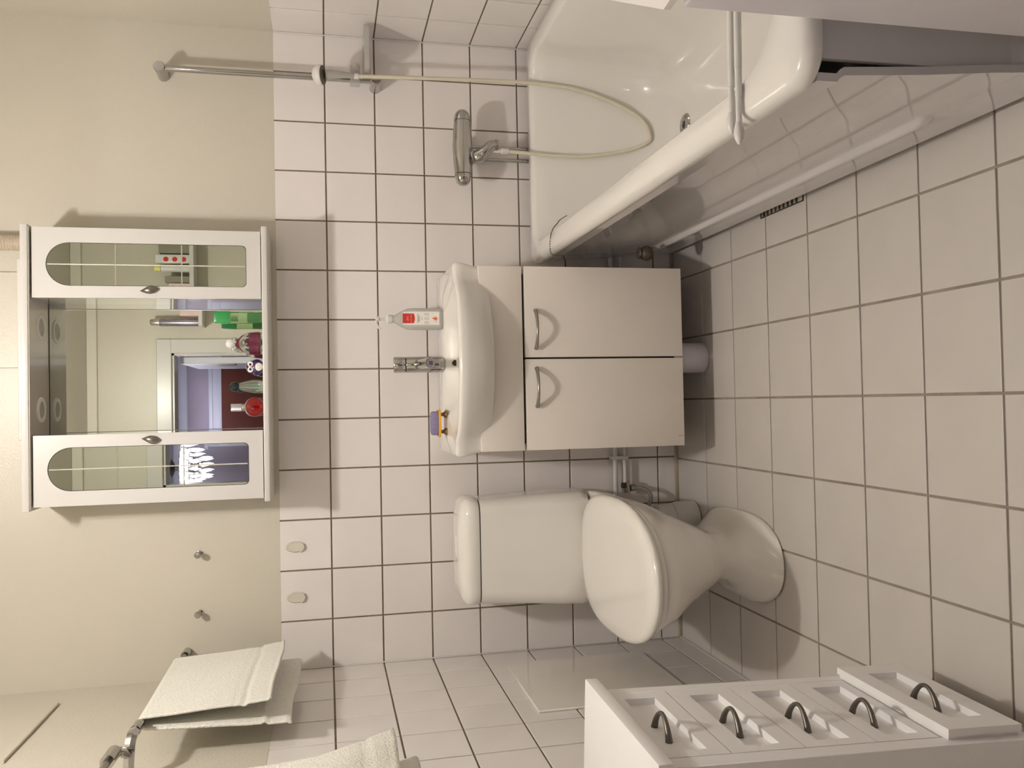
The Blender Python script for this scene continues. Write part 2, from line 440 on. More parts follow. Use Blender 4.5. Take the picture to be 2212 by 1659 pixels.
loft(bm, rings)
obj('apron_panel', bm, apronM, tub, 'glossy moulded side panel with a long raised bead', ang=50)
obj('end_panel', B(-.5545, .105, -1.606, -1.594, .02, .4725, bev=.004, seg=2), apronM, tub)
for x, y in ((-.44, -.16), (.0, -.16), (-.44, -1.30), (.0, -1.30)): obj('leg', L((x, y, 0), [(.02, 0), (.02, .01), (.012, .012), (.012, .10)], 12), steelF, tub)
bm = L((-.215, -.335, .0935), [(.001, .004), (.012, .004), (.014, .0065), (.030, .0045), (.034, 0)], 24)
obj('drain', bm, chrome, tub)
obj('drain_opening', L((-.215, -.335, .0975), [(.011, 0), (.011, .0012)], 20), blackP, tub)

# plug on a ball chain over the rim
plug = thing('bath_plug', 'dark brown ball plug hanging on a bead chain over the tub corner', 'plug', (-.592, -.30, .20))
pc = Vector((-.5955, -.300, .213))
obj('ball', sphere(bmesh.new(), pc, .0225, 20, 14), woodK, plug)
obj('collar', L((pc.x, pc.y, pc.z + .018), [(.006, 0), (.016, .001), (.0175, .005), (.015, .009), (.005, .011)], 20), woodK, plug)
path = smooth_path([(-.520, -.44, .495), (-.526, -.41, .5075), (-.531, -.375, .508), (-.535, -.34, .5085), (-.548, -.31, .5085), (-.570, -.297, .5085), (-.592, -.296, .508), (-.603, -.297, .503), (-.6072, -.298, .49), (-.6072, -.299, .465), (-.602, -.30, .40), (-.5965, -.300, .246)], 10)
bm = bmesh.new(); acc = 0; last = path[0]
for p in path:
    acc += (p - last).length; 
    if acc >= .0052:
        sphere(bm, p, .0021, 6, 4); acc = 0
    last = p
tube(bm, path, .0006, 4)
o = obj('bead_chain', bm, pewter, plug); o['kind'] = 'stuff'

# two white rods lying over the tub
def rod(name, x0, x1, y, z, label, dy=0.0):
    t = thing(name, label, 'rod', (x0, y, z), 'white rods lying across the tub')
    def pt(x): return (x, y + dy * (x - x0), z)
    obj('tube', T([pt(x0 + .075), pt(x0 + .45)], .0055, 14), whiteP, t)
    obj('outer_tube', T([pt(x0 + .12), pt(x1)], .0060, 14), whiteP, t)
    obj('sleeve', L(pt(x0 + .035), [(.0044, 0), (.0048, .002), (.0048, .043)], 14, 'X'), whiteP, t)
    obj('end_knob', L(pt(x0), [(.001, 0), (.0035, .002), (.0072, .010), (.0086, .018), (.0080, .024), (.0052, .034), (.0046, .038)], 16, 'X'), whiteP, t)
    return t
rod('curtain_rod', -.634, XR - .001, -1.4570, .5125, 'nearer of two white telescopic rods resting across the bathtub', -.02)
rod('curtain_rod', -.6105, XR - .001, -1.4330, .5125, 'farther of two white telescopic rods resting across the bathtub', -.032)

# floor grating under the tub side
fg = thing('floor_grating', 'dark drain slot in the floor tiles under the bathtub side', 'floor drain', (-.50, -.70, 0))
obj('frame', PR([(-.552, -.598), (-.46, -.598), (-.46, -.806), (-.552, -.806)], 'Z', .0006, .0026, holes=[[(-.549, -.601), (-.463, -.601), (-.463, -.803), (-.549, -.803)]]), steelF, fg)
for k in range(9): obj('bar', B(-.549, -.463, -.618 - k * .02, -.610 - k * .02, .0007, .0020), steelF, fg)

# ------------------------------------------------------------------ washing machine in the right foreground
MX, MY1 = -.558, -1.722
wmach = thing('washing_machine', 'white washing machine beyond the foot of the bathtub, in the right foreground', 'washing machine', (-.25, -2.0, 0))
machM = mat('hall_lit_enamel', (.60, .575, .61), .3, noise=.01)  # white enamel with the hall light's lavender cast mixed into its colour
obj('body', B(MX, XR - .03, -2.30, MY1, .02, .722, bev=.004, seg=2), machM, wmach)
obj('plinth', B(MX + .03, XR - .06, -2.27, MY1 - .03, 0, .02), blackP, wmach)
obj('top_panel', B(MX + .012, XR - .04, -2.29, MY1 - .055, .722, .734, bev=.004, seg=2), lacq, wmach)
obj('control_strip', B(MX + .05, XR - .08, -2.304, -2.3, .62, .70, bev=.001, seg=1), whiteP, wmach)
obj('control_knob', L((-.10, -2.304, .66), [(.028, 0), (.026, -.018), (.001, -.018)], 24, 'Y'), brushed, wmach)

single('bath_board', PR([(-.5565, -1.712), (-.423, -1.462), (-.05, -1.60), (.06, -1.95), (-.10, -2.22), (-.50, -2.20)], 'Z', .7345, .7435), mat('pale_board', (.74, .70, .68), .5, noise=.02), 'pale flat board lying askew on top of the washing machine', 'board', (-.3, -1.85, .7345))

# ------------------------------------------------------------------ wash basin
CX = -.9080
def basin_out(ins=0, bulge=1.0, hx=.2745, yfr=-.327, ex=.6):
    """outline of the ceramic: square ears at the sides, bowed front"""
    pts = [(CX + hx - ins, -.003)]
    r = .012
    xe = hx - ins; ye = yfr + ins
    pts += [(CX + xe, ye + r), (CX + xe - r * .3, ye + r * .3), (CX + xe - r, ye)]
    n = 25; xb = .232 - ins * .5
    for i in range(n):
        t = i / (n - 1); x = xb * (1 - 2 * t); s = 1 - (x / xb) ** 2
        pts.append((CX + x, ye - .003 * bulge - (.090 * bulge) * (s ** ex)))
    pts += [(CX - xe + r, ye), (CX - xe + r * .3, ye + r * .3), (CX - xe, ye + r), (CX - xe, -.003)]
    m = 8
    for i in range(1, m): pts.append((CX - xe + 2 * xe * i / m, -.003))
    return pts
bm = bmesh.new()
NB = len(basin_out())
def resamp(outer, cx, cy, hx, hy, n=2.4):
    out = []
    for (x, y) in outer:
        dx, dy = (x - cx) / hx, (y - cy) / hy
        k = (abs(dx) ** n + abs(dy) ** n) ** (-1 / n)
        out.append((cx + (x - cx) * k, cy + (y - cy) * k))
    return out
o0 = basin_out()
bowlc = (CX, -.248)
rings = [at(basin_out(.07, .50, ex=1.3), .688), at(basin_out(.035, .70, ex=1.25), .690), at(basin_out(.016, .86, ex=1.1), .700), at(basin_out(.010, .96, ex=.85), .733),
         at(basin_out(.002, 1, ex=.7), .770), at(basin_out(0, 1), .790), at(basin_out(.004, 1), .797), at(basin_out(.010, 1), .799),
         at(resamp(o0, *bowlc, .232, .146, 2.6), .7985), at(resamp(o0, *bowlc, .226, .140, 2.6), .793),
         at(resamp(o0, *bowlc, .216, .130, 2.5), .775), at(resamp(o0, *bowlc, .17, .10, 2.3), .735), at(resamp(o0, *bowlc, .09, .055, 2), .705), at(resamp(o0, *bowlc, .03, .03, 2), .700)]
loft(bm, rings)
sink = thing('wash_basin', 'white porcelain wash basin with bowed front on the cream cabinet', 'sink', (CX, -.17, .70))
obj('bowl', bm, sinkM, sink, ang=50)
obj('back_ledge', B(CX - .268, CX + .268, -.030, -.003, .7985, .8005, bev=.0009, seg=1), sinkM, sink)
obj('overflow_hole', L((-.9085, -.1205, .7665), [(.0092, .004), (.0092, -.006)], 20, 'Y'), blackP, sink)
obj('drain', L((CX, -.248, .6995), [(.001, .004), (.018, .005), (.021, .002)], 20), chrome, sink)

# ------------------------------------------------------------------ vanity
van = thing('vanity_cabinet', 'cream two-door vanity cabinet mounted under the basin', 'cabinet', (CX, -.16, .12))
VX0, VX1, VY = -1.1685, -.6455, -.335
bm = bmesh.new()
box(bm, VX0 + .003, VX0 + .019, -.315, -.003, .122, .728); box(bm, VX1 - .019, VX1 - .003, -.315, -.003, .122, .728)
box(bm, VX0 + .019, VX1 - .019, -.315, -.003, .122, .138); box(bm, VX0 + .019, VX1 - .019, -.010, -.003, .138, .60)
obj('carcass', bm, cabM, van)
obj('gap_backing', B(VX0 + .019, VX1 - .019, -.3155, -.312, .142, .60), gapM, van)
obj('front_panel', B(VX0, VX1, VY, VY + .018, .6045, .7285, bev=.0015, seg=2), cabM, van)
for nm, a, b_ in (('r', -.9048, VX1), ('l', VX0, -.9098)):
    d = obj('door', B(a, b_, VY, VY + .018, .1200, .5975, bev=.0015, seg=2), cabM, van)
    hxm = -.826 if nm == 'r' else -.9905
    # bow handle
    pts, rad = [], []
    for i in range(17):
        t = i / 16; x = hxm + .0545 * (1 - 2 * t)
        pts.append((x, VY - .004 - .026 * math.sin(PI * t) ** .8, .5665 + .001 * math.sin(PI * t)))
        rad.append(.0066 - .0028 * math.sin(PI * t) ** .6)
    obj('handle', T(pts, rad, 12), brushed, d)
obj('scratch', B(-1.1400, -1.1388, VY - .0004, VY + .0002, .126, .140), mat('scratch_grey', (.25, .22, .18), .7, noise=.1), van, 'thin dark scratch near the lower left corner')
obj('waste_drum', L((-.9045, -.215, 0), [(.044, .0), (.0465, .002), (.0465, .117)], 40), lavP, van, 'lavender-white drain cover drum under the cabinet')

# faucet on the basin
fc = thing('basin_faucet', 'chrome cylindrical mixer tap standing on the wash basin', 'faucet', (-.911, -.085, .80))
fx_, fy_ = -.911, -.088
obj('body', L((fx_, fy_, .7985), [(.0245, 0), (.0245, .113), (.0235, .1145)], 40), chrome, fc)
obj('shadow_ring', L((fx_, fy_, .9125), [(.0225, 0), (.0225, .004)], 32), blackP, fc)
obj('cap', L((fx_, fy_, .9165), [(.0238, 0), (.0245, .001), (.0245, .031), (.0225, .034), (.001, .035)], 40), chrome, fc)
bm = T([(fx_, fy_ - .015, .878), (fx_, fy_ - .06, .868), (fx_, fy_ - .115, .853)], [.014, .0145, .0150], 20)
sp = obj('spout', bm, chrome, fc)
obj('aerator', T([(fx_, fy_ - .1145, .8535), (fx_, fy_ - .118, .8525)], [.0125, .0115], 20), brushed, sp)
obj('sticker', PR([(fx_ - .006, .846), (fx_ + .005, .846), (fx_ + .005, .857), (fx_ - .006, .857)], 'Y', fy_ - .1192, fy_ - .1186), blueP, sp, 'small blue and white sticker on the spout end')

# soap dispenser bottle
so = thing('soap_bottle', 'frosted pump bottle with red and white label at the right end of the wash basin', 'bottle', (-.772, -.085, .80))
bx, by = -.772, -.088
def rr3(hx, hy, r, z): return at(rrect(bx, by, hx, hy, r, 6), z)
bm = bmesh.new()
loft(bm, [rr3(.028, .018, .010, .7985), rr3(.0320, .0215, .012, .8035), rr3(.0325, .022, .012, .81), rr3(.0325, .022, .012, .895), rr3(.031, .021, .012, .908), rr3(.022, .017, .011, .928), rr3(.0125, .0125, .0122, .944), rr3(.011, .011, .0108, .950), rr3(.011, .011, .0108, .956)])
obj('body', bm, frost, so, ang=60)
obj('collar', L((bx, by, .951), [(.0125, 0), (.0135, .002), (.0135, .014), (.010, .018), (.0045, .021), (.0040, .040)], 20), whiteP, so)
bm = bmesh.new(); lathe(bm, (bx, by, .990), [(.0045, 0), (.0095, .003), (.0095, .009), (.006, .011)], 16)
tube(bm, smooth_path([(bx, by, .9985), (bx - .014, by - .012, .9995), (bx - .027, by - .024, .995), (bx - .031, by - .028, .988)], 4), [.0035] * 12 + [.0028], 8)
obj('pump_head', bm, whiteP, so)
yl = by - .0222
lb = obj('label', B(bx - .0195, bx + .0205, yl - .0004, yl + .0006, .811, .922), paper, so, 'white label with a red field')
pts = [(bx - .0145, .922), (bx + .0150, .922), (bx + .0150, .8885)] + [(bx + .0150 - .0295 * i / 10, .8885 - .003 * math.sin(PI * i / 10)) for i in range(1, 10)] + [(bx - .0145, .8885)]
obj('red_field', PR(pts, 'Y', yl - .0008, yl - .0004), red, lb)
text('brand_text', 'iPA', .010, (bx, yl - .0011, .9065), (PI / 2, 0, 0), inkW, lb)
bm = bmesh.new(); box(bm, bx - .0135, bx + .0140, yl - .0010, yl - .0008, .8962, .8973)
obj('red_field_line', bm, inkW, lb)
text('label_text_line', 'Flytande tvål', .0052, (bx, yl - .0007, .8765), (PI / 2, 0, 0), ink, lb)
text('label_text_line', 'parfymfri', .0045, (bx, yl - .0007, .8725), (PI / 2, 0, 0), ink, lb)
text('label_text_line', '500 ml', .0028, (bx, yl - .0007, .8640), (PI / 2, 0, 0), ink, lb)
bm = bmesh.new()
for cxx in (-.0125, 0, .0125):
    for q in range(7):
        w = random.uniform(.0035, .0052); box(bm, bx + cxx - w, bx + cxx + w, yl - .0006, yl - .0004, .8555 - q * .0021, .8563 - q * .0021)
for cxx, zz in ((-.014, .8185), (-.010, .8175), (.014, .829), (.0165, .8175)): box(bm, bx + cxx, bx + cxx + .002, yl - .0006, yl - .0004, zz, zz + .002)
obj('small_print', bm, mat('label_ink_light', (.50, .47, .42), .6, noise=.05), lb)['kind'] = 'stuff'
bm = bmesh.new(); prism(bm, [(bx - .0035, .8275), (bx - .006, .8225), (bx - .004, .818), (bx, .8165), (bx + .0035, .818), (bx + .0045, .8225), (bx + .001, .8335)], 'Y', yl - .0007, yl - .0004)
obj('flame_mark', bm, inkO, lb)
bm = bmesh.new(); box(bm, bx - .0085, bx - .0077, yl - .0006, yl - .0004, .819, .829)
prism(bm, [(bx + .0055, .829), (bx + .0063, .829), (bx + .0088, .820), (bx + .0080, .820)], 'Y', yl - .0006, yl - .0004)
obj('mark_lines', bm, inkO, lb)

# sponge on orange tray
tray = thing('soap_dish', 'orange plastic soap dish on brown suction feet at the left of the wash basin', 'soap dish', (-1.09, -.14, .80))
def trr(hx, hy, r, z, c=(-1.0895, -.135)): return at(rrect(c[0], c[1], hx, hy, r, 5), z)
bm = bmesh.new(); loft(bm, [trr(.036, .024, .012, .8175), trr(.0415, .029, .014, .8185), trr(.0415, .029, .014, .8245), trr(.0385, .026, .012, .8250), trr(.037, .025, .012, .8212)])
obj('tray', bm, orangeP, tray, ang=50)
for sx in (-.026, .026):
    for sy in (-.014, .016):
        obj('foot', L((-1.0895 + sx, -.135 + sy, .7990), [(.0115, 0), (.009, .003), (.005, .008), (.0048, .0185)], 16), brownP, tray)
bm = bmesh.new(); loft(bm, [trr(.033, .021, .01, .8216), trr(.0355, .0235, .011, .824), trr(.0355, .0235, .011, .8405), trr(.033, .021, .01, .8445), trr(.027, .015, .009, .8465)])
single('sponge', bm, purpleS, 'lilac block of soap lying on the orange dish', 'soap', (-1.0895, -.135, .822))

# ------------------------------------------------------------------ mirror cabinet
mc = thing('mirror_cabinet', 'white mirror cabinet with two arched mirror doors above the wash basin', 'mirror cabinet', (-.91, -.1, 1.31))
CANX0, CANX1 = -1.2975, -.5265
obj('canopy_board', B(CANX0, CANX1, -.19, -.002, 1.9255, 1.9445, bev=.003, seg=2), lacq, mc)
obj('canopy_underside', B(CANX0 + .006, CANX1 - .006, -.186, -.004, 1.9235, 1.9257), canopyM, mc)
obj('bottom_shelf', B(-1.2965, -.518, -.19, -.002, 1.3075, 1.3245, bev=.004, seg=3), lacq, mc)
obj('light_housing', B(-1.108, -.616, -.165, -.004, 1.9445, 1.9600, bev=.005, seg=3), lacq, mc)
MYF = -.022
obj('mirror', B(-1.098, -.722, MYF, MYF + .004, 1.3245, 1.9215), mirrorM, mc)
obj('mirror_seam', B(-1.098, -.722, MYF - .0004, MYF + .004, 1.9215, 1.9238), gapM, mc)
obj('back_board', B(-1.285, -.530, MYF + .0045, -.002, 1.3245, 1.9235), lacq, mc)
for side in (-1, 1):
    x0, x1 = (-1.2870, -1.0955) if side < 0 else (-.7235, -.5320)
    bm = bmesh.new()
    box(bm, x0 + .001, x0 + .013, -.158, MYF, 1.3245, 1.9235); box(bm, x1 - .013, x1 - .001, -.158, MYF, 1.3245, 1.9235)
    obj('side_box', bm, mat('gloss_side_laminate', (.74, .71, .65), .05, coat=1.0, noise=.01), mc)
    c = (x0 + x1) / 2 + (-.004 if side > 0 else .003)
    hw, zt, zb, rc = .0590, 1.885, 1.366, .013
    def arch(hw, zt, zb, rc, c=c):
        p = [(c + hw * math.cos(PI * i / 20), zt - hw + hw * math.sin(PI * i / 20)) for i in range(21)]
        p += [(c - hw + rc - rc * math.cos(PI / 2 * i / 5), zb + rc - rc * math.sin(PI / 2 * i / 5)) for i in range(6)]
        p += [(c + hw - rc + rc * math.sin(PI / 2 * i / 5), zb + rc - rc * math.cos(PI / 2 * i / 5)) for i in range(6)]
        return p
    z0, z1 = 1.3275, 1.9195
    outer = [(x0, z0), (x1, z0), (x1, z1), (x0, z1)]
    dd = obj('door', PR(outer, 'Y', -.176, -.160, holes=[arch(hw, zt, zb, rc)]), lacq, mc, 'white door with an arched mirror inset', ang=25)
    obj('mirror_inset', PR(arch(hw - .0013, zt - .0013, zb + .0013, rc), 'Y', -.1735, -.164), mirrorD, dd, ang=25)
    obj('inset_gap', PR(arch(hw, zt, zb, rc), 'Y', -.1638, -.1605), gapM, dd, ang=25)
    bm = bmesh.new()
    def groove(bm, a, b_, w=.0016):
        (xa, za), (xb, zb_) = a, b_
        if abs(xa - xb) < 1e-6:
            loft(bm, [[(xa - w, -.1735, z), (xa, -.1746, z), (xa + w, -.1735, z)] for z in (za, zb_)])
        else:
            loft(bm, [[(x, -.1735, za - w), (x, -.1746, za), (x, -.1735, za + w)] for x in (xa, xb)])
    groove(bm, (c, zb + .004), (c, zt - .003)); groove(bm, (c - hw + .002, 1.711), (c + hw - .002, 1.711)); groove(bm, (c - hw + .002, 1.539), (c + hw - .002, 1.539))
    obj('bevel_grooves', bm, facetM, dd, ang=10)
    kx = -1.1135 if side < 0 else -.7015
    bm = bmesh.new()
    rings = []
    for i in range(9):
        t = i / 8; zz = 1.597 + .050 * t; w = math.sin(PI * min(max(t, .02), .98)) ** .75
        wx = .0100 * w * (1 + .25 * math.sin(5 * t)); wy = .015 * w
        rings.append([(kx + wx * math.cos(2 * PI * k / 10) + .0025 * math.cos(3 * t) * side, -.177 - wy * (.5 + .5 * math.sin(2 * PI * k / 10)), zz) for k in range(10)])
    loft(bm, rings); obj('knob', bm, mat('knob_pewter', (.27, .25, .22), .3, 1.0, noise=.1), dd, 'small shell-shaped metal knob')
for xx in (-.7965, -1.0265):
    bm = bmesh.new(); lathe(bm, (xx, -.092, 1.9236), [(.036, 0), (.0345, -.0028), (.0255, -.0035), (.024, .0)], 36)
    dl = obj('downlight', bm, whiteP, mc, 'round recessed downlight, switched off')
    obj('lamp_lens', L((xx, -.092, 1.9232), [(.0235, 0), (.0225, -.0010), (.001, -.0015)], 28), mat('unlit_lens', (.40, .37, .31), .3, noise=.03), dl)
obj('hinge_screw', L((-.70, -.19, 1.305), [(.002, 0), (.002, -.001)], 10), pewter, mc)

# things on the shelf of the mirror cabinet
ZS = 1.3248
g1 = thing('perfume_bottle', 'tall clear green bottle with bright green cap at right end of the mirror shelf', 'bottle', (-.770, -.112, ZS))
def gr(cx, cy, hx, hy, r, z): return at(rrect(cx, cy, hx, hy, r, 4), z)
bm = bmesh.new(); loft(bm, [gr(-.7705, -.112, .016, .012, .003, ZS), gr(-.7705, -.112, .0168, .013, .004, ZS + .003), gr(-.7705, -.112, .0168, .013, .004, 1.417)]); obj('body', bm, greenG, g1)
bm = bmesh.new(); loft(bm, [gr(-.7705, -.112, .0125, .009, .003, ZS + .004), gr(-.7705, -.112, .0125, .009, .003, 1.37)]); obj('liquid', bm, greenP, g1)
bm = bmesh.new(); loft(bm, [gr(-.7705, -.112, .0172, .0135, .004, 1.4172), gr(-.7705, -.112, .0172, .0135, .004, 1.456), gr(-.7705, -.112, .0155, .0115, .004, 1.4615)]); obj('cap', bm, greenP, g1)

g2 = thing('perfume_bottle', 'round bottle of magenta scent with white ball cap and ruffled collar', 'bottle', (-.846, -.11, ZS))
prof = [(.024, 0), (.031, .003), (.0345, .018), (.0325, .042), (.024, .062), (.012, .074), (.0095, .078)]
obj('glass', L((-.846, -.11, ZS), prof, 28), glassM, g2)
obj('liquid', L((-.846, -.11, ZS), [(.022, .012), (.030, .014), (.0325, .020), (.0305, .040), (.001, .0405)], 28), pinkL, g2)
bm = bmesh.new()
for i in range(10):
    a = 2 * PI * i / 10; sphere(bm, (-.846 + .013 * math.cos(a), -.11 + .013 * math.sin(a), ZS + .079 + .003 * (i % 2)), .0055, 8, 6)
lathe(bm, (-.846, -.11, ZS + .074), [(.009, 0), (.012, .003), (.012, .010), (.008, .012)], 16)
obj('collar', bm, silver, g2)
obj('cap', sphere(bmesh.new(), (-.846, -.11, ZS + .092), .0145, 18, 12), whiteP, g2)

g3 = thing('lip_balm', 'deep purple owl-shaped balm tub on the mirror shelf', 'cosmetic', (-.914, -.115, ZS))
bm = bmesh.new(); sphere(bm, (-.914, -.112, ZS + .021), .0225, 20, 12, (1, .7, .95)); sphere(bm, (-.914, -.112, ZS + .036), .0185, 20, 12, (1.02, .7, .85))
obj('body', bm, purpleD, g3)
for s in (-1, 1):
    e = obj('eye', L((-.914 + s * .0082, -.1262, ZS + .0385), [(.0078, .002), (.0078, 0), (.001, -.0012)], 20, 'Y'), paper, g3)
    obj('pupil', L((-.914 + s * .0070, -.1274, ZS + .0385), [(.0036, 0), (.001, -.0008)], 14, 'Y'), blackP, e)
obj('beak', PR([(-.916, ZS + .0345), (-.912, ZS + .0345), (-.914, ZS + .0305)], 'Y', -.1292, -.127), inkO, g3)
bm = bmesh.new(); sphere(bm, (-.914, -.1225, ZS + .0165), .0125, 16, 10, (1, .55, 1)); be = obj('belly', bm, paper, g3)
bm = bmesh.new()
for r_ in range(3):
    for q in range(4 - r_): sphere(bm, (-.914 + (q - (3 - r_) / 2) * .005, -.1295, ZS + .024 - r_ * .006), .0008, 6, 4)
obj('feather_marks', bm, blackP, be)

g4 = thing('perfume_bottle', 'slender grey-green glass bottle with black ball stopper', 'bottle', (-.970, -.11, ZS))
bm = bmesh.new(); rings = []
for r_, h in [(.012, 0), (.0155, .004), (.0185, .018), (.018, .034), (.0145, .052), (.0115, .064), (.009, .071)]:
    rings.append([(-.970 + r_ * (1 + .05 * math.cos(6 * 2 * PI * i / 24)) * math.cos(2 * PI * i / 24), -.11 + r_ * .8 * math.sin(2 * PI * i / 24), ZS + h) for i in range(24)])
loft(bm, rings); obj('glass', bm, glassG, g4)
obj('stopper', L((-.970, -.11, ZS + .0712), [(.0085, 0), (.012, .003), (.0145, .011), (.0125, .020), (.005, .026), (.0018, .029), (.001, .0315)], 20), tealB, g4)

g5 = thing('perfume_bottle', 'rounded bottle of red scent with square silver cap', 'bottle', (-1.030, -.115, ZS))
def disc(hx, hy, z0, z1, seg=24):
    bm = bmesh.new(); rings = []
    for k in range(7):
        t = k / 6; a = -PI / 2 + PI * t
        rr_ = math.cos(a); rings.append([(-1.030 + hx * max(math.cos(a) ** .35, .55 if abs(a) > 1.5 else 0) * math.cos(2 * PI * i / seg), -.115 + hy * math.sin(a), (z0 + z1) / 2 + (z1 - z0) / 2 * max(math.cos(a) ** .35, .55 if abs(a) > 1.5 else 0) * math.sin(2 * PI * i / seg)) for i in range(seg)])
    return loft(bm, rings)
obj('glass', disc(.0285, .015, ZS + .0005, ZS + .057), glassM, g5, ang=60)
obj('liquid', disc(.0245, .012, ZS + .004, ZS + .050), redL, g5, ang=60)
obj('neck', L((-1.030, -.115, ZS + .056), [(.008, 0), (.008, .008)], 16), silver, g5)
bm = bmesh.new(); loft(bm, [gr(-1.0305, -.115, .0112, .0095, .003, ZS + .0645), gr(-1.0305, -.115, .0112, .0095, .003, ZS + .0930), gr(-1.0305, -.115, .010, .0085, .003, ZS + .0942)]); obj('cap', bm, silver, g5)

# duct and ventilation box above the cabinet
bm = bmesh.new(); prof = []
z = 1.961; k = 0
while z < ZC - .02:
    prof.append((.0205 + (.0015 if k % 2 else 0), z)); z += .0035; k += 1
lathe(bm, (-.556, -.058, 0), prof, 24)
single('ventilation_duct', bm, ductM, 'beige corrugated duct rising above the right end of the mirror cabinet', 'pipe', (-.556, -.058, 1.97))
vb = thing('wall_box', 'cream painted boxed-in panel high on the wall above the mirror cabinet', 'panel', (-1.0, -.005, 2.2))
obj('panel', B(-.905, -.63, -.010, -.0005, 1.90, ZC - .06, bev=.002, seg=1), paintM, vb)

# ------------------------------------------------------------------ toilet
TX = -1.474
wc = thing('toilet', 'white porcelain toilet with closed lid and square cistern', 'toilet', (TX, -.35, 0))
bm = bmesh.new()
sec = [(0.0, -.215, -.672, .121, 3.4, 2.3), (.006, -.210, -.676, .1235, 3.4, 2.3), (.016, -.212, -.668, .119, 3.2, 2.2), (.035, -.215, -.640, .098, 2.8, 2.1), (.06, -.22, -.600, .075, 2.6, 2.0),
       (.09, -.225, -.575, .0635, 2.4, 2.0), (.125, -.215, -.580, .068, 2.4, 2.0), (.165, -.18, -.612, .093, 2.6, 2.1), (.205, -.15, -.650, .112, 2.6, 2.1), (.25, -.12, -.695, .134, 2.8, 2.1),
       (.30, -.07, -.745, .157, 3.4, 2.2), (.335, -.04, -.780, .168, 4, 2.2), (.358, -.03, -.796, .172, 4.5, 2.25), (.372, -.03, -.797, .172, 4.5, 2.25), (.377, -.033, -.792, .169, 4.5, 2.25)]
loft(bm, [at(egg(TX, a, b_, w, n1, n2, ym=-.46 if z < .2 else -.42), z) for z, a, b_, w, n1, n2 in sec])
obj('bowl', bm, porc, wc, ang=70)
bm = bmesh.new()
sec = [(.3775, -.236, -.800, .172), (.380, -.233, -.806, .175), (.391, -.233, -.806, .175), (.3935, -.236, -.802, .172)]
loft(bm, [at(egg(TX, a, b_, w, 2.9, 2.25, ym=-.50), z) for z, a, b_, w in sec]); obj('seat', bm, porc, wc, ang=60)
bm = bmesh.new()
sec = [(.3945, -.232, -.808, .176), (.396, -.229, -.816, .1815), (.404, -.228, -.820, .1845), (.411, -.230, -.817, .182), (.4155, -.238, -.805, .172), (.4175, -.262, -.765, .145), (.4165, -.30, -.72, .11), (.4155, -.36, -.66, .06)]
loft(bm, [at(egg(TX, a, b_, w, 2.9, 2.25, ym=-.50), z) for z, a, b_, w in sec]); obj('lid', bm, porc, wc, ang=60)
bm = bmesh.new()
def tr(hx, y0, y1, r, z): return at(rrect(TX, (y0 + y1) / 2, hx, (y1 - y0) / 2, r, 7), z)
loft(bm, [tr(.160, -.205, -.025, .035, .3785), tr(.1695, -.228, -.018, .045, .386), tr(.171, -.232, -.018, .045, .41), tr(.169, -.228, -.018, .045, .47), tr(.163, -.217, -.018, .045, .56), tr(.158, -.211, -.018, .045, .65), tr(.1555, -.209, -.018, .045, .7135)])
obj('cistern', bm, porc, wc, ang=60)
obj('cistern_seam', at and loft(bmesh.new(), [tr(.152, -.205, -.02, .042, .7135), tr(.152, -.205, -.02, .042, .7165)]), blackP, wc)
bm = bmesh.new()
loft(bm, [tr(.1555, -.210, -.018, .045, .7165), tr(.1575, -.212, -.016, .046, .719), tr(.1575, -.212, -.016, .046, .742), tr(.1545, -.208, -.018, .046, .755), tr(.143, -.196, -.024, .046, .765), tr(.10, -.165, -.045, .04, .7735), tr(.05, -.135, -.07, .03, .7745)])
obj('cistern_lid', bm, porc, wc, ang=60)
fb = obj('flush_button', loft(bmesh.new(), [at(rrect(TX + .012, -.125, .038, .020, .0195, 8), .7725), at(rrect(TX + .012, -.125, .038, .020, .0195, 8), .777), at(rrect(TX + .012, -.125, .035, .017, .0165, 8), .7785)]), porc, wc)
obj('bolt_cap', L((TX + .098, -.33, .012), [(.006, 0), (.005, .012), (.001, .0135)], 12), pewter, wc)
bm = bmesh.new(); tube(bm, smooth_path([(TX + .02, -.235, .165), (TX + .045, -.17, .15), (TX + .058, -.135, .115)], 5), .038, 18)
obj('outlet_horn', bm, porc, wc)
single('soil_pipe', L((-1.413, -.128, 0), [(.046, 0), (.054, .004), (.054, .060), (.050, .078), (.046, .080), (.046, .128), (.042, .131)], 28), whiteP, 'white plastic soil pipe collar on the floor behind the toilet', 'pipe', (-1.413, -.128, 0))

# water pipes along the wall
wp = thing('water_pipes', 'pair of white water pipes running low along the back wall', 'pipe', (-.9, -.03, .2))
obj('upper_pipe', T([(-1.27, -.025, .229), (-.03, -.025, .229)], .0075, 14), whiteP, wp)
obj('lower_pipe', T([(-1.31, -.025, .196), (-.03, -.025, .196)], .0062, 14), whiteP, wp)
for x in (-1.22, -.62): obj('clip', B(x - .006, x + .006, -.034, 0, .185, .242, bev=.002, seg=1), whiteP, wp)
obj('upper_end', T([(-1.27, -.025, .229), (-1.285, -.025, .229), (-1.50, -.025, .229)], .0075, 12), whiteP, wp)
vv = thing('water_valve', 'small valve with black lever and grey braided hose beside the toilet', 'valve', (-1.315, -.04, .19))
obj('body', T([(-1.300, -.035, .196), (-1.333, -.035, .192)], .0105, 14), brushed, vv)
obj('nut', L((-1.319, -.035, .182), [(.011, 0), (.011, -.016), (.008, -.020)], 6), brushed, vv)
obj('lever', B(-1.318, -1.301, -.052, -.035, .203, .2155, bev=.002, seg=1), blackP, vv)
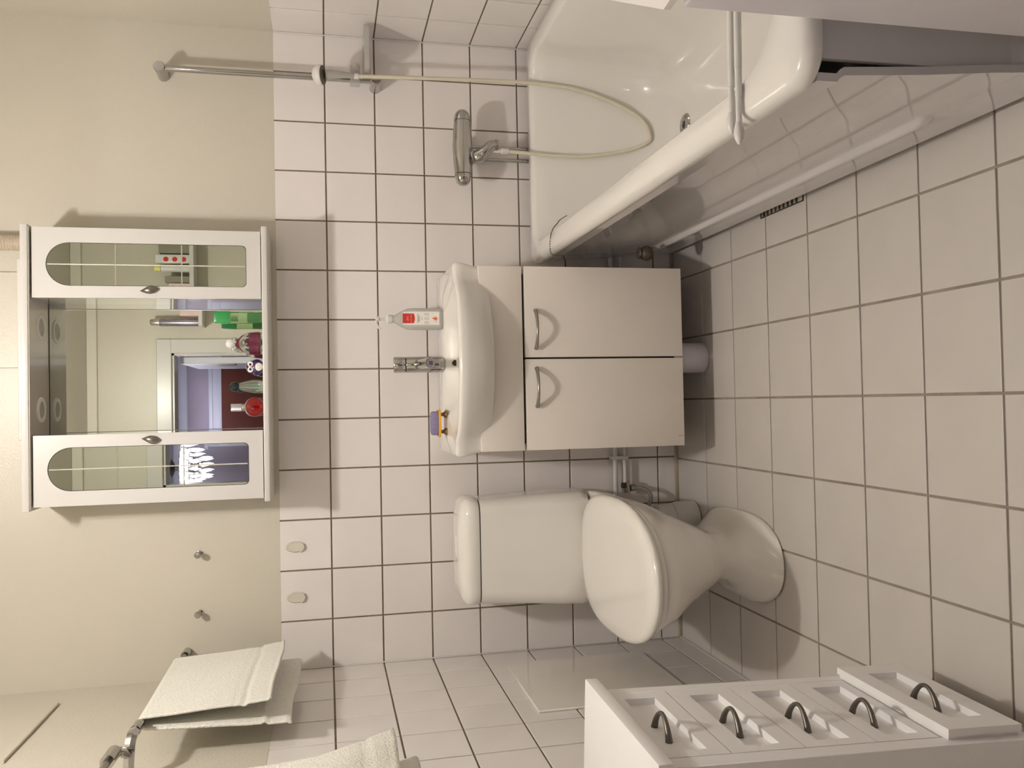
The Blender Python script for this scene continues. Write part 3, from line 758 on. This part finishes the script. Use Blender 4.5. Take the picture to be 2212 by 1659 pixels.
pts = smooth_path([(-1.319, -.035, .166), (-1.321, -.040, .145), (-1.335, -.046, .122), (-1.36, -.05, .118), (-1.385, -.055, .14), (-1.40, -.07, .20), (-1.40, -.09, .30), (-1.40, -.10, .378)], 8)
bm = tube(bmesh.new(), pts, [.0062 + (.0007 if i % 2 else 0) for i in range(len(pts))], 12)
obj('braided_hose', bm, mat('grey_braid', (.36, .35, .32), .4, .4, noise=.15, nscale=200), vv)

# access panel on the left wall
ap = thing('access_panel', 'glossy white rectangular hatch covering tiles on the left wall', 'panel', (XL, -.34, .41))
obj('plate', B(XL + .0005, XL + .0065, -.546, -.130, .195, .632, bev=.0015, seg=1), mat('glossy_panel', (.84, .80, .74), .09, coat=.5, noise=.01), ap)

# ------------------------------------------------------------------ chest of drawers
ch = thing('drawer_chest', 'slim white chest of five drawers against the left wall in the foreground', 'chest of drawers', (-1.5726, -1.2083, .010))
CR = _rot(-.0197, -.0131, .0349 * .9)
ch.rotation_euler = CR.to_euler()
CD = .232     # depth behind the front plane
def cb(*a, **k): return B(*a, **k)
bm = bmesh.new()
box(bm, -CD, 0, -.024, 0, .052, .668, bev=.0012, seg=1); box(bm, -CD, 0, -.322, -.291, .052, .668, bev=.0012, seg=1)
box(bm, -CD, -CD + .008, -.291, -.024, .052, .668); box(bm, -CD + .01, -.004, -.291, -.024, .052, .064)
obj('carcass', bm, chestM, ch, local=True)
bm = bmesh.new()
box(bm, -CD, -.018, -.318, -.004, 0.0, .052); obj('toe_kick', bm, mat('chest_plinth_grey', (.42, .40, .38), .5, noise=.03), ch, local=True)
obj('top_board', cb(-CD, .0145, -.341, .019, .668, .6915, bev=.002, seg=2), chestM, ch, local=True)
def drawer(z0, z1, xf, ry0, ry1, rz0, rz1, y0=-.0255, y1=-.2895, i=0):
    bm = bmesh.new(); d = .012
    out = [(y0, z0), (y1, z0), (y1, z1), (y0, z1)]
    hole = [(ry0, rz0), (ry1, rz0), (ry1, rz1), (ry0, rz1)]
    prism(bm, out, 'X', xf - d, xf, holes=[hole]); box(bm, xf - .024, xf - d, y1 + .004, y0 - .004, z0 + .003, z1 - .003)
    box(bm, -CD + .02, xf - .02, y1 + .01, y0 - .01, z0 + .01, z1 - .03)
    dr_ = obj('drawer', bm, chestM, ch, local=True, ang=20)
    zc = (rz0 + rz1) / 2 + .008; pts, rad = [], []
    for k in range(15):
        t = k / 14; s = math.sin(PI * t)
        pts.append((xf - .012 + .0335 * s ** .7, -.1475 - .0635 * t, zc + .001)); rad.append(.0060 - .0024 * s ** .6)
    hd = obj('handle', T(pts, rad, 12), pewter, dr_, local=True)
    return dr_
for i, (z0, z1, r0, r1) in enumerate(((.5555, .6655, .585, .641), (.4335, .5530, .465, .5205), (.3125, .4310, .345, .402), (.2015, .3100, .2235, .281))):
    drawer(z0, z1, 0.0, -.053, -.268, r0, r1, i=i)
drawer(.066, .1990, .018, -.049, -.263, .103, .163, y0=-.006, y1=-.306, i=4)

# ------------------------------------------------------------------ towel rail and towels
trl = thing('towel_rail', 'chrome jointed towel rail on the left wall above the tiles', 'towel rail', (-1.745, -.65, 1.57))
BXr, BZ = -1.742, 1.5685
obj('far_flange', L((BXr - .006, -.001, BZ - .006), [(.0125, 0), (.0125, -.042), (.0105, -.044), (.0105, -.030)], 24, 'Y'), chrome, trl)
obj('rail', T([(BXr - .005, -.03, BZ - .006), (BXr + .004, -.64, BZ + .004)], .0072, 16), brushed, trl)
obj('near_socket', T([(BXr + .004, -.612, BZ + .004), (BXr + .005, -.655, BZ + .005)], .0122, 20), chrome, trl)
pts = smooth_path([(BXr + .005, -.650, BZ + .005), (BXr + .002, -.675, BZ + .006), (BXr - .02, -.690, BZ + .008), (XL + .012, -.695, BZ + .01)], 5)
obj('wall_arm', T(pts, .0125, 6), chrome, trl, ang=20)
obj('wall_plate', L((XL + .0005, -.695, BZ + .01), [(.024, 0), (.024, .010), (.018, .014)], 24, 'X'), chrome, trl)
obj('second_socket', T([(BXr - .002, -.745, BZ + .026), (BXr + .001, -.805, BZ + .026)], .0142, 20), chrome, trl)
obj('joint_link', T(smooth_path([(BXr - .03, -.692, BZ + .009), (BXr - .012, -.72, BZ + .020), (BXr - .002, -.755, BZ + .026)], 4), .0105, 8), chrome, trl)
obj('second_rail', T([(BXr + .001, -.80, BZ + .026), (BXr + .004, -1.46, BZ + .028)], .0078, 16), brushed, trl)

def towel(name, label, x, yfar, ynear, ztop, zf, zb, wav=.004, rad=.011, seed=1, flare=0.0, grp=None):
    rnd = random.Random(seed); ny, ns = 60, 120
    def P(s, v):
        # s along the drape: 0 = front hem, 1 = back hem ; v: 0 far, 1 near
        Lf, Lb = ztop - zf, ztop - zb; arc = PI * rad; tot = Lf + arc + Lb; q = s * tot
        y = yfar + (ynear - yfar) * v
        if q < Lf: xx = rad; zz = zf + q; dn = (Lf - q) / Lf; sgn = 1
        elif q < Lf + arc:
            a = (q - Lf) / rad; xx = rad * math.cos(a); zz = ztop + rad * math.sin(a); dn = 0; sgn = 0
        else: xx = -rad; zz = ztop - (q - Lf - arc); dn = (q - Lf - arc) / Lb; sgn = -1
        w = wav * dn * (math.sin(v * 9 + seed + sgn) + .6 * math.sin(v * 17 + 2 * seed + dn * 3) + .5 * math.sin(dn * 9 + v * 4))
        xx += sgn * (.012 * dn * (1 - .3 * v)) + w + (.006 * dn if sgn > 0 else -.004 * dn)
        # woven band near the hems
        hd = (q if sgn >= 0 else tot - q)
        if .058 < hd < .066: xx -= .0042 * (sgn or 1)
        elif .066 <= hd < .088: xx -= .0012 * (sgn or 1)
        if hd < .010: xx += .0022 * (sgn or 1)
        elif hd < .016: xx -= .0012 * (sgn or 1)
        if v < .02 or v > .98: xx += .0012 * (sgn or 1)
        elif v < .05 or v > .95: xx -= .0010 * (sgn or 1)
        y += flare * max(0, (dn - .74) / .26) ** 1.3 * (1 - v) ** 2 + .003 * math.sin(dn * 7 + seed) * dn
        zz += .006 * dn * math.sin(v * 5 + seed * 1.3)
        return Vector((x + xx, y, zz))
    bm = bmesh.new(); grid = [[bm.verts.new(P(i / ns, j / ny)) for j in range(ny + 1)] for i in range(ns + 1)]
    for i in range(ns):
        for j in range(ny): bm.faces.new((grid[i][j], grid[i][j + 1], grid[i + 1][j + 1], grid[i + 1][j]))
    o = single(name, bm, terry, label, 'towel', (x, (yfar + ynear) / 2, ztop), grp, ang=80)
    s = o.modifiers.new('thickness', 'SOLIDIFY'); s.thickness = .0055; s.offset = -1 if False else 0
    return o
towel('hand_towel', 'cream-white hand towel hanging over the rail beside the back wall', BXr, -.135, -.598, BZ - .001, 1.283, 1.238, .0035, .0115, 3, .03, 'towels on the rail')
towel('bath_towel', 'white bath towel on the nearer rail at the photo\'s lower edge', BXr + .003, -.968, -1.42, BZ + .027, 1.030, .985, .008, .013, 8, .075, 'towels on the rail')

# cord cover on the left wall
single('cable_strip', T([(XL + .004, -.134, 1.876), (XL + .005, -.33, 1.8785), (XL + .004, -.519, 1.883)], .0042, 8), mat('old_paint_strip', (.62, .57, .46), .5, noise=.1), 'thin pale cable running level on the left wall above the towels', 'cable', (XL, -.33, 1.879))

# hooks and oval pads
def hook(x, label):
    t = thing('wall_hook', label, 'hook', (x, 0, 1.524), 'steel pegs on the cream wall')
    obj('stem', L((x, 0, 1.524), [(.0085, 0), (.0085, -.003), (.0055, -.004), (.0055, -.024)], 18, 'Y'), chrome, t)
    obj('head', L((x, -.022, 1.527), [(.006, 0), (.0092, -.001), (.0096, -.010), (.0085, -.0115), (.001, -.012)], 20, 'Y'), brushed, t)
    return t
h0 = hook(-1.462, 'steel peg hook on the cream wall, the one nearer the mirror cabinet')
dup(h0, (-1.636, 0, 1.5255), 'steel peg hook on the cream wall, the one nearer the towels')
def pad(x, z, label):
    bm = bmesh.new()
    r = [[(x + (.0165 - i_) * math.cos(2 * PI * k / 32), y, z + (.0285 - i_) * math.sin(2 * PI * k / 32)) for k in range(32)] for i_, y in ((0, 0), (0, -.002), (.0025, -.0045), (.005, -.0038), (.008, -.0036))]
    loft(bm, r)
    t = single('adhesive_hook', bm, mat('aged_clear_plastic', (.66, .62, .53), .2, noise=.03), label, 'hook', (x, 0, z), 'oval adhesive pads on the tiles', ang=60)
    obj('lip', PR([(x - .0155, z - .012), (x + .0155, z - .012), (x + .011, z - .023), (x, z - .0275), (x - .011, z - .023)], 'Y', -.009, -.0035), mat('aged_clear_plastic', (.66, .62, .53), .2), t)
    return t
pad(-1.4575, 1.2500, 'oval adhesive hook pad on the top tile row, nearer the mirror cabinet')
pad(-1.6100, 1.2490, 'oval adhesive hook pad on the top tile row, nearer the left wall')

# ------------------------------------------------------------------ shower rail, hand shower, hose, tub mixer
sr = thing('shower_rail', 'chrome vertical shower rail on the back wall above the bathtub', 'shower rail', (-.038, -.03, 1.3))
SRX, SRY = -.0365, -.062
for z_, nm in ((1.607, 'upper_bracket'), (.984, 'lower_bracket')):
    o = obj(nm, L((SRX, 0, z_ + .003), [(.0175, 0), (.0175, -.012), (.0155, -.05), (.0165, -.075), (.0145, -.079), (.001, -.0785)], 24, 'Y'), chrome, sr)
obj('rail', T([(SRX, SRY, .990), (SRX, SRY, 1.602)], .0092, 20), chrome, sr)
sl = obj('slider', B(SRX - .020, SRX + .020, SRY - .026, SRY + .010, 1.035, 1.065, bev=.005, seg=2), clearP, sr)
obj('slider_knob', L((SRX + .018, SRY - .008, 1.050), [(.014, 0), (.0145, .003), (.0145, .023), (.013, .025), (.001, .0255)], 20, 'X'), clearP, sr, 'clear plastic clamp knob')
sd = thing('soap_shelf', 'flat translucent soap tray fixed to the shower rail', 'soap dish', (.03, -.06, 1.018))
bm = bmesh.new(); loft(bm, [at(rrect(.045, -.070, .063, .060, .02, 6), 1.004), at(rrect(.045, -.070, .068, .065, .022, 6), 1.010), at(rrect(.045, -.070, .068, .065, .022, 6), 1.024), at(rrect(.045, -.070, .065, .062, .02, 6), 1.024), at(rrect(.045, -.070, .062, .059, .02, 6), 1.012)])
obj('tray', bm, clearP, sd)
hs = thing('hand_shower', 'white-rimmed hand shower hanging head up on the rail', 'shower head', (-.046, -.10, 1.05))
obj('handle', T([(-.0395, -.100, 1.055), (-.0405, -.106, 1.075), (-.043, -.112, 1.11), (-.046, -.115, 1.140)], [.0075, .0085, .0125, .0135], 18), mat('grey_handle_plastic', (.52, .50, .45), .2, trans=.2, noise=.03), hs)
ax = Vector((-.05, -.35, -.93)).normalized()
def disk_path(c, axv, prof, n=28):
    bm = bmesh.new(); a = Vector(axv); u = a.orthogonal().normalized(); v = a.cross(u)
    return loft(bm, [[Vector(c) + a * h + (u * math.cos(2 * PI * k / n) + v * math.sin(2 * PI * k / n)) * r for k in range(n)] for r, h in prof])
hc = (-.050, -.118, 1.155)
obj('head', disk_path(hc, ax, [(.008, -.022), (.020, -.016), (.0285, -.006), (.030, .004), (.028, .009)]), whiteP, hs)
obj('spray_face', disk_path(hc, ax, [(.0275, .0085), (.0275, .0105), (.001, .011)]), mat('dark_spray_plate', (.13, .11, .085), .4, noise=.1), hs)
obj('nut', L((-.0395, -.099, 1.040), [(.007, 0), (.0085, .002), (.0085, .013), (.0072, .016)], 12), whiteP, hs)
pts = smooth_path([(-.0395, -.099, 1.040), (-.037, -.099, .98), (-.033, -.0985, .864), (-.0285, -.099, .70), (-.0268, -.1005, .56), (-.0290, -.105, .500), (-.0368, -.1145, .422), (-.0454, -.1220, .3712), (-.0659, -.1330, .3061), (-.0945, -.1450, .2416), (-.1306, -.1630, .1862), (-.1637, -.1780, .1588), (-.1975, -.1850, .1468), (-.2232, -.1800, .1524), (-.2452, -.1520, .216), (-.2603, -.1290, .3322), (-.2595, -.1170, .405), (-.2554, -.1090, .4782), (-.2513, -.105, .5361), (-.2485, -.103, .590)], 7)
single('shower_hose', T(pts, .0058, 12), hoseM, 'cream shower hose looping down into the bathtub', 'hose', (-.12, -.12, .5))

mx = thing('tub_mixer', 'chrome thermostatic mixer tap above the bathtub', 'faucet', (-.235, -.06, .72))
zc = .7235
prof = [(.001, -.118), (.009, -.1165), (.016, -.110), (.0205, -.098), (.0225, -.088)]
obj('control_handle', L((-.235, -.075, zc), [(.0262, -.084), (.0252, -.095), (.0215, -.108), (.0125, -.117), (.001, -.1195)], 28, 'X'), chrome, mx)
obj('control_handle', L((-.235, -.075, zc), [(.0262, .084), (.0252, .095), (.0215, .108), (.0125, .117), (.001, .1195)], 28, 'X'), chrome, mx)
bm = bmesh.new(); rings = []
for x_, r_, e_ in ((-.0825, .0262, 0), (-.05, .0272, .002), (0, .0280, .004), (.05, .0272, .002), (.0825, .0262, 0)):
    rings.append([(-.235 + x_, -.075 + r_ * math.cos(2 * PI * k / 28), zc + (r_ + e_) * math.sin(2 * PI * k / 28)) for k in range(28)])
loft(bm, rings); obj('body', bm, chrome, mx, ang=60)
for s in (-.084, .083): obj('ring', L((-.235, -.075, zc), [(.0252, s), (.0252, s + .001)], 24, 'X'), blackP, mx)
obj('wall_mount', T([(-.205, -.06, zc - .01), (-.205, -.03, zc - .016), (-.205, -.001, zc - .02)], .014, 16), chrome, mx)
obj('wall_mount', T([(-.262, -.06, zc - .01), (-.262, -.03, zc - .016), (-.262, -.001, zc - .02)], .014, 16), chrome, mx)
obj('neck', L((-.258, -.080, zc - .021), [(.013, 0), (.0155, -.004), (.0155, -.014), (.012, -.018)], 20), chrome, mx)
bm = bmesh.new(); tube(bm, smooth_path([(-.266, -.084, zc - .040), (-.262, -.095, zc - .052), (-.250, -.105, zc - .068), (-.236, -.108, zc - .082), (-.2325, -.108, zc - .095)], 4), [.019, .0205, .0215, .021, .0205, .0198, .019, .0185, .018, .0175, .0172, .017, .0168, .0166, .0164, .0162, .016], 20)
obj('spout', bm, chrome, mx, ang=60)
obj('aerator', L((-.2325, -.108, zc - .0945), [(.0158, 0), (.0170, -.001), (.0170, -.010), (.014, -.011)], 20), brushed, mx)
obj('hose_nut', L((-.248, -.103, .585), [(.006, -.002), (.0085, 0), (.009, .020), (.007, .022), (.006, .060)], 14), whiteP, mx)
for x_, nm in ((-.213, 'supply_pipe'), (-.252, 'supply_pipe')):
    obj(nm, T([(x_, -.016, .255), (x_, -.016, zc - .03)], .0058, 12), chrome, mx)

# ------------------------------------------------------------------ shelf with toiletries high on the near wall, right of the doorway
shf = thing('wall_shelf', 'small white wall shelf seen in the mirrors', 'shelf', (-.28, YN, 1.85))
SZ = 1.855; SY = YN + .001
obj('board', B(-.56, .02, SY, SY + .14, SZ - .022, SZ, bev=.002, seg=1), lacq, shf)
yy = SY + .075
sc = thing('spray_can', 'silver spray can on the wall shelf seen in the mirror', 'spray can', (-.555, yy, SZ))
obj('body', L((-.535, yy, SZ), [(.020, 0), (.0225, .003), (.0225, .21), (.018, .222)], 24), mat('can_purple_silver', (.38, .35, .42), .25, .8, noise=.3, nscale=12), sc)
obj('cap', L((-.535, yy, SZ + .218), [(.0205, 0), (.0205, .042), (.016, .050)], 24), silver, sc)
pb = thing('card_box', 'pale pink carton beside the spray can, seen in the middle mirror', 'box', (-.48, yy, SZ)); obj('body', B(-.50, -.455, yy - .03, yy + .03, SZ, SZ + .105, bev=.001, seg=1), pinkP, pb)
gb = thing('card_box', 'dark grey carton on the wall shelf seen in the mirror', 'box', (-.335, yy, SZ)); obj('body', B(-.352, -.318, yy - .03, yy + .03, SZ, SZ + .13, bev=.001, seg=1), greyB, gb)
wt = thing('lotion_tube', 'white tube with pale yellow cap seen in the mirror', 'tube', (-.275, yy, SZ)); obj('body', L((-.272, yy, SZ), [(.020, 0), (.021, .003), (.019, .15), (.010, .158)], 20), whiteP, wt); obj('cap', L((-.272, yy, SZ + .156), [(.017, 0), (.015, .03), (.001, .034)], 20), yellowP, wt)
wb2 = thing('lotion_bottle', 'white bottle with three red dots seen in the mirror', 'bottle', (-.215, yy, SZ)); obj('body', B(-.245, -.198, yy - .02, yy + .02, SZ, SZ + .18, bev=.006, seg=2), whiteP, wb2)
for k in range(3): obj('red_dot', L((-.225, yy + .0195, SZ + .035 + k * .045), [(.014, 0), (.013, .0012)], 18, 'Y'), red, wb2)
gb2 = thing('card_box', 'tall olive-grey carton at the right end of the wall shelf seen in the mirror', 'box', (-.17, yy, SZ)); obj('body', B(-.193, -.14, yy - .03, yy + .03, SZ, SZ + .16, bev=.001, seg=1), greyB, gb2)

pb2 = thing('card_box', 'pink patterned carton at the left of the dark carton seen in the right mirror door', 'box', (-.38, yy, SZ)); obj('body', B(-.41, -.356, yy - .03, yy + .03, SZ, SZ + .11, bev=.001, seg=1), pinkP, pb2)

# ------------------------------------------------------------------ lamps
lp = thing('ceiling_lamp', 'ceiling lamp with three bare bulbs lighting the bathroom', 'lamp', (LAMP[0], LAMP[1], ZC))
obj('canopy', L((LAMP[0], LAMP[1], ZC), [(.05, 0), (.05, -.015), (.02, -.03), (.008, -.035), (.008, -.07)], 24), brushed, lp)
for k in range(3):
    a = 2 * PI * k / 3 + .4; px, py = LAMP[0] + .036 * math.cos(a), LAMP[1] + .036 * math.sin(a)
    obj('lamp_arm', T([(LAMP[0], LAMP[1], ZC - .065), (px, py, ZC - .085), (px, py, LAMP[2] + .03)], .006, 8), brushed, lp)
    bm = bmesh.new(); bmesh.ops.create_icosphere(bm, subdivisions=2, radius=.024, matrix=Matrix.Translation((px, py, LAMP[2])))
    obj('bulb', bm, lampGlow, lp)
CHX, CHY, CHZ = -1.45, -4.05, 2.08
chn = thing('chandelier', 'crystal chandelier glowing in the hall, seen in the left mirror door', 'chandelier', (CHX, CHY, 2.42))
obj('rod', T([(CHX, CHY, 2.42), (CHX, CHY, 2.20)], .006, 8), silver, chn)
obj('crown', L((CHX, CHY, 2.20), [(.05, .03), (.07, .02), (.02, 0), (.015, -.14)], 20), silver, chn)
for tier, (rr_, zz, nn) in enumerate(((.19, CHZ + .06, 22), (.13, CHZ + .01, 16), (.07, CHZ - .05, 10))):
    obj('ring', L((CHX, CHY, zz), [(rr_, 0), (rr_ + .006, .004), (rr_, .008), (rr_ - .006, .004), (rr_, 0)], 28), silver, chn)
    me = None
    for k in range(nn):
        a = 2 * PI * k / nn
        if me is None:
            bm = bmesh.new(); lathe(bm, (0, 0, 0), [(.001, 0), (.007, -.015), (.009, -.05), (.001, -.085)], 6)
            t0 = obj('crystal', bm, crystalGlow, chn, local=True, ang=10); me = t0.data; o = t0
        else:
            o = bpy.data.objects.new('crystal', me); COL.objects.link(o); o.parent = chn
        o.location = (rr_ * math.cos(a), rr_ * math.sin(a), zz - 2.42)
for k in range(5):
    a = 2 * PI * k / 5; bm = bmesh.new(); bmesh.ops.create_icosphere(bm, subdivisions=2, radius=.022, matrix=Matrix.Translation((CHX + .09 * math.cos(a), CHY + .09 * math.sin(a), CHZ + .03)))
    obj('bulb', bm, hallGlow, chn)
